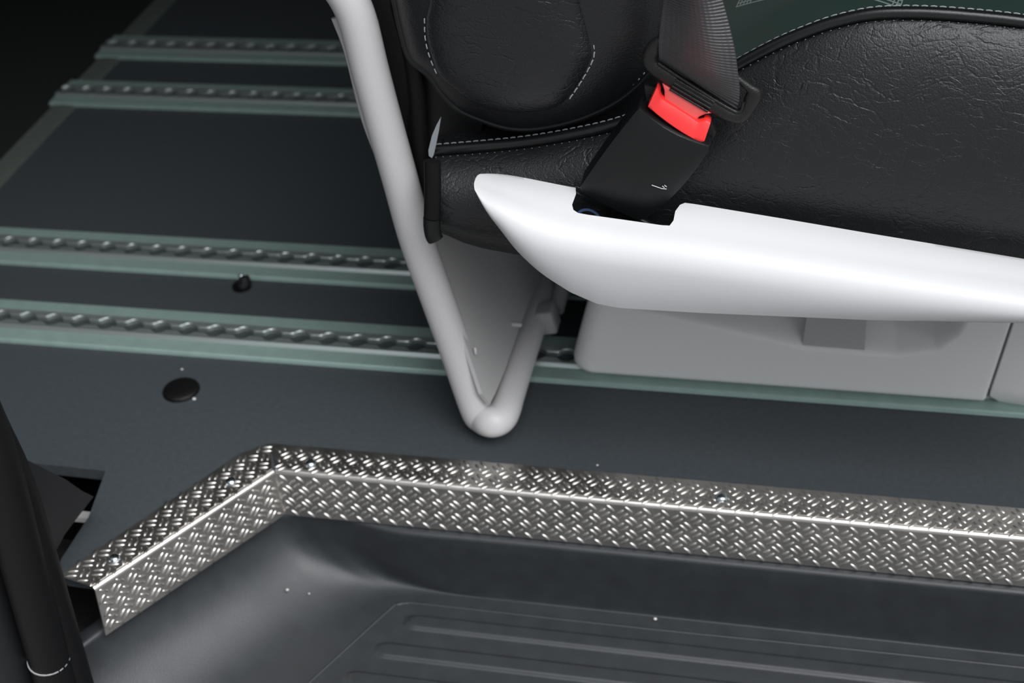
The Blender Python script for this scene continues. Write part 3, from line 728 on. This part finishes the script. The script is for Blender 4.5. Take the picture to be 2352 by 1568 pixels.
# cut the buckle opening
cut_px = ((1322, 430), (1323, 445), (1314, 470), (1317, 482), (1328, 489), (1350, 493), (1450, 507), (1520, 517), (1538, 518), (1547, 506), (1551, 485), (1562, 470), (1580, 463), (1600, 450), (1600, 380), (1322, 380))
cp = [ony(x, y, .60) for x, y in cut_px]; cq = [CAM+(p-CAM)*(.74/.60) for p in cp]
nn = len(cp); cb = MB(); cb.add(cp+cq, [tuple(range(nn)), tuple(range(2*nn-1, nn-1, -1))]+[(i, i+nn, (i+1) % nn+nn, (i+1) % nn) for i in range(nn)])
cutter = cb.build('cutter', m_white, None, sm=False)
bo = sh.modifiers.new('cut', 'BOOLEAN'); bo.operation = 'DIFFERENCE'; bo.object = cutter; bo.solver = 'EXACT'
cutter.location = (0, 0, 0)
bpy.context.view_layer.update()
dg_ = bpy.context.evaluated_depsgraph_get(); newme = bpy.data.meshes.new_from_object(sh.evaluated_get(dg_))
sh.modifiers.clear(); sh.data = newme; bpy.data.objects.remove(cutter)
for p in newme.polygons: p.use_smooth = True
newme.set_sharp_from_angle(angle=R(40))

# ------------------------------------------------------------------ buckle
YQ = .6905                                           # front face plane
bkt = thing('seat_belt_buckle', 'black buckle with red release button tucked into the white side cover', 'buckle', ony(1440, 480, YQ))
TL, TRt, BR, BL = (ony(x, y, YQ) for x, y in ((1467, 246), (1636, 338), (1474, 513), (1325, 438)))
def bil(u, v, w=0.): return BL.lerp(BR, u).lerp(TL.lerp(TRt, u), v)+Vector((0, w, 0))
TH = .0205; rows = []
def ringb(w, ins):
    out = []; N = 10
    def pt(u, v):
        c = bil(.5, .5); p = bil(u, v, w); k = 1-ins; return Vector((c.x+(p.x-c.x)*k, p.y, c.z+(p.z-c.z)*k))
    ru, rv = .10, .07
    cs = [((1-ru, rv), 270, (ru, rv)), ((1-ru*.55, 1-rv*.55), 0, (ru*.55, rv*.55)), ((ru*.55, 1-rv*.55), 90, (ru*.55, rv*.55)), ((ru, rv), 180, (ru, rv))]
    seg = []
    for (cu, cv), a0, (a1, b1) in cs:
        seg.append([(cu+a1*math.cos(R(a0+k*18)), cv+b1*math.sin(R(a0+k*18))) for k in range(6)])
    ring = []
    for i, sg in enumerate(seg):
        ring += sg; nx = seg[(i+1) % 4][0]; la = sg[-1]
        for k in range(1, 8): ring.append((la[0]+(nx[0]-la[0])*k/8, la[1]+(nx[1]-la[1])*k/8))
    for u, v in ring:
        if v > .9: v -= (.055*math.sin(math.pi*min(1, max(0, u)))) * max(0, 1-w/TH*1.2)      # front edge dips under the button
        if v < .1: v -= .012*math.sin(math.pi*min(1, max(0, u)))
        u += .075*smooth(.55, 1., u)*math.sin(math.pi*min(1, max(0, v)))-.02*smooth(.3, 0, u)*math.sin(math.pi*min(1, max(0, v)))
        out.append(pt(u, v))
    return out
for w, ins in ((-.0022, .97), (-.0021, .75), (-.0017, .5), (-.0010, .25), (-.0003, .10), (0.0004, .022), (.0014, .006), (.003, 0), (TH-.003, 0), (TH-.001, .01), (TH, .05)): rows.append(ringb(w, ins))
b = MB(); b.grid(rows, cu=True, cap=True); bb = b.build('buckle_body', m_bk, bkt, sm=32)
# button: front band and raised back step
def strip_uv(u0, u1, w0, w1, v0, v1, sag, n=16, round_=.0):
    b = MB(); rows = []
    for i in range(n+1):
        u = u0+(u1-u0)*i/n; s_ = -sag*math.sin(math.pi*u)
        rows.append([bil(u, v0+s_, w0), bil(u, v1+s_-.008, w0), bil(u, v1+s_, w0+.0008), bil(u, v1+s_*.3+.004, w1), bil(u, v0, w1)])
    b.grid(rows, cu=True, cap=True); return b
def cq7(x, y, Y): return ony(1440+x/5.6, 60+y/5.6, Y)
up = resample(cr([cq7(x, y, YQ) for x, y in ((372, 838), (398, 872), (420, 950), (455, 992), (640, 1110), (850, 1248), (900, 1286), (960, 1276), (1020, 1268), (1066, 1300))], 6), 40)
lw = resample(cr([cq7(x, y, YQ) for x, y in ((258, 1072), (400, 1188), (550, 1303), (700, 1403), (850, 1490), (930, 1528), (985, 1522))], 6), 40)
rows = []
for k, (f, w) in enumerate(((0, .010), (0, .0040), (.03, .0026), (.10, .0020), (.22, .0022), (.93, .0046), (.985, .0054), (1, .0068), (1, .012))):
    rows.append([a.lerp(c, f)+Vector((0, w, 0)) for a, c in zip(lw, up)])
b = MB(); b.grid(rows); b.add([r[0] for r in rows], [tuple(range(9))]); b.add([r[-1] for r in rows], [tuple(range(9))]); btn = b.build('release_button', m_red, bkt, sm=45, label='red push button')
q = [cq7(x, y, YQ+.0075) for x, y in ((455, 738), (500, 765), (620, 840), (800, 950), (1000, 1072), (1085, 1118), (1010, 1130), (930, 1162), (890, 1200), (858, 1252), (640, 1112), (450, 985), (486, 905), (480, 820))]
b = MB(); b.patch(q, .0008, .005, e=9); b.build('button_step', m_pink, btn, sm=45, label='paler red sloping back of the button')
for q in (((870, 1255), (900, 1200), (960, 1165), (1040, 1190), (1000, 1225)), ((400, 815), (460, 840), (475, 905), (440, 960), (415, 900))):
    b = MB(); b.prism([cq7(x, y, YQ+.0090) for x, y in q], (0, .004, 0)); b.build('slot_guide', m_bk, bb, sm=30)
q = [cq7(x, y, YQ+.0125) for x, y in ((225, 760), (400, 800), (520, 900), (800, 1080), (1080, 1200), (1150, 1370), (1060, 1530), (700, 1350), (260, 1050))]
b = MB(); b.prism(q, (0, .004, 0)); b.build('head_floor', m_tongue, bb, sm=30)
b = MB()
for a, c in (((1497, 425), (1520, 433)), ((1520, 433), (1531, 434)), ((1521, 427), (1526, 431)), ((1526, 425), (1531, 429))):
    b.tube([ony(*a, YQ-.0027), ony(*c, YQ-.0027)], .00022, 6)
b.build('scratch_mark', m_mark, bb, label='small white scratched mark')
# stalk and blue ring below
p = ony(1405, 520, .703); b = MB(); b.box(p+Vector((.004, 0, -.012)), (.030, .006, .05), Matrix.Rotation(R(30), 3, 'Y'), bev=.002); b.build('stalk', m_bk, bkt, sm=40)
b = MB(); c = ony(1350, 514, .704)
b.tube([c+Vector((.0085*math.cos(a), 0, .0105*math.sin(a))) for a in [2*math.pi*k/32 for k in range(33)]], .0009, 8, cap=False); b.build('anchor_ring', m_blue, bkt, label='dull blue ring low in the opening')

# ------------------------------------------------------------------ belt tongue and webbing
belt = thing('seat_belt', 'charcoal ribbed seat belt webbing clipped into the red-topped buckle', 'seat belt', ony(1600, 200, .70))
YT = .699
def c7(x, y): return ony(1440+x/5.6, 60+y/5.6, YT)
outer = cr([c7(*q) for q in ((470, 60), (400, 130), (300, 195), (220, 300), (195, 410), (225, 520), (320, 625), (450, 715), (640, 820), (850, 945), (1050, 1080), (1190, 1175), (1340, 1235), (1460, 1250), (1570, 1190), (1660, 1060), (1735, 920), (1715, 820), (1600, 745), (1430, 620), (1200, 470), (950, 310), (700, 160), (560, 75))], 5, closed=True)
inner = cr([c7(*q) for q in ((540, 190), (470, 215), (425, 280), (400, 350), (385, 410), (400, 450), (450, 490), (560, 560), (720, 660), (900, 770), (1080, 890), (1220, 975), (1330, 1050), (1400, 1078), (1460, 1060), (1490, 990), (1520, 900), (1540, 850), (1500, 790), (1380, 700), (1180, 560), (950, 410), (760, 280), (640, 215))], 5, closed=True)
b = MB(); rows = []
for f, w in ((1, 0), (.92, -.0012), (.75, -.0021), (.5, -.0024), (.25, -.0021), (.08, -.0012), (0, 0), (0, .0016), (.1, .0026), (.9, .0026), (1, .0016)):
    rows.append([i_.lerp(o_, f)+Vector((0, w, 0)) for o_, i_ in zip(outer, inner)])
b.grid(rows, cu=True, cv=True); tg = b.build('tongue', m_tongue, belt, sm=50, label='black plastic tongue frame')
b = MB(); b.tube(cr([c7(*q)+Vector((0, -.0016, 0)) for q in ((405, 460), (600, 590), (900, 785), (1200, 975), (1380, 1075), (1440, 1085), (1480, 1050), (1500, 960))], 5), .0010, 8)
for k in range(4):
    o_ = Vector((-28*k, 40*k)); b.tube([c7(640+o_.x, 665+o_.y)+Vector((0, -.0022, 0)), c7(1130+o_.x, 955+o_.y)+Vector((0, -.0022, 0))], .0008, 8)
b.build('grip_ribs', m_tongue, tg, sm=50)
secs = [((1515, 138), (1690, 262), .7012, .7012), ((1514, 130), (1697, 235), .6990, .6985), ((1513, 112), (1699, 205), .6950, .6940), ((1514, 90), (1695, 165), .690, .687), ((1517, 55), (1686, 105), .684, .678), ((1524, 0), (1665, 20), .678, .668), ((1532, -60), (1640, -60), .672, .658), ((1535, -140), (1610, -150), .668, .650), ((1530, -260), (1580, -270), .66, .64), ((1510, -520), (1560, -530), .655, .63), ((1480, -800), (1530, -810), .65, .625)]
Ls = cr([ony(*a, yl) for a, c, yl, yr in secs], 8); Rs = cr([ony(*c, yr) for a, c, yl, yr in secs], 8)
rows = []; uv_ = []; s_ = 0.
for i, (l, r_) in enumerate(zip(Ls, Rs)):
    if i: s_ += ((Ls[i]+Rs[i])/2-(Ls[i-1]+Rs[i-1])/2).length
    row = []; amp = .0075*smooth(0, 22, i)
    for k in range(25):
        u = k/24; q = l.lerp(r_, u); q.y -= amp*math.sin(math.pi*u**1.25); row.append(q); uv_.append((u*.047, s_))
    rows.append(row)
b = MB(); b.grid(rows); wb = b.build('webbing', m_web, belt, sm=80)
set_uv(wb, lambda i: uv_[i])
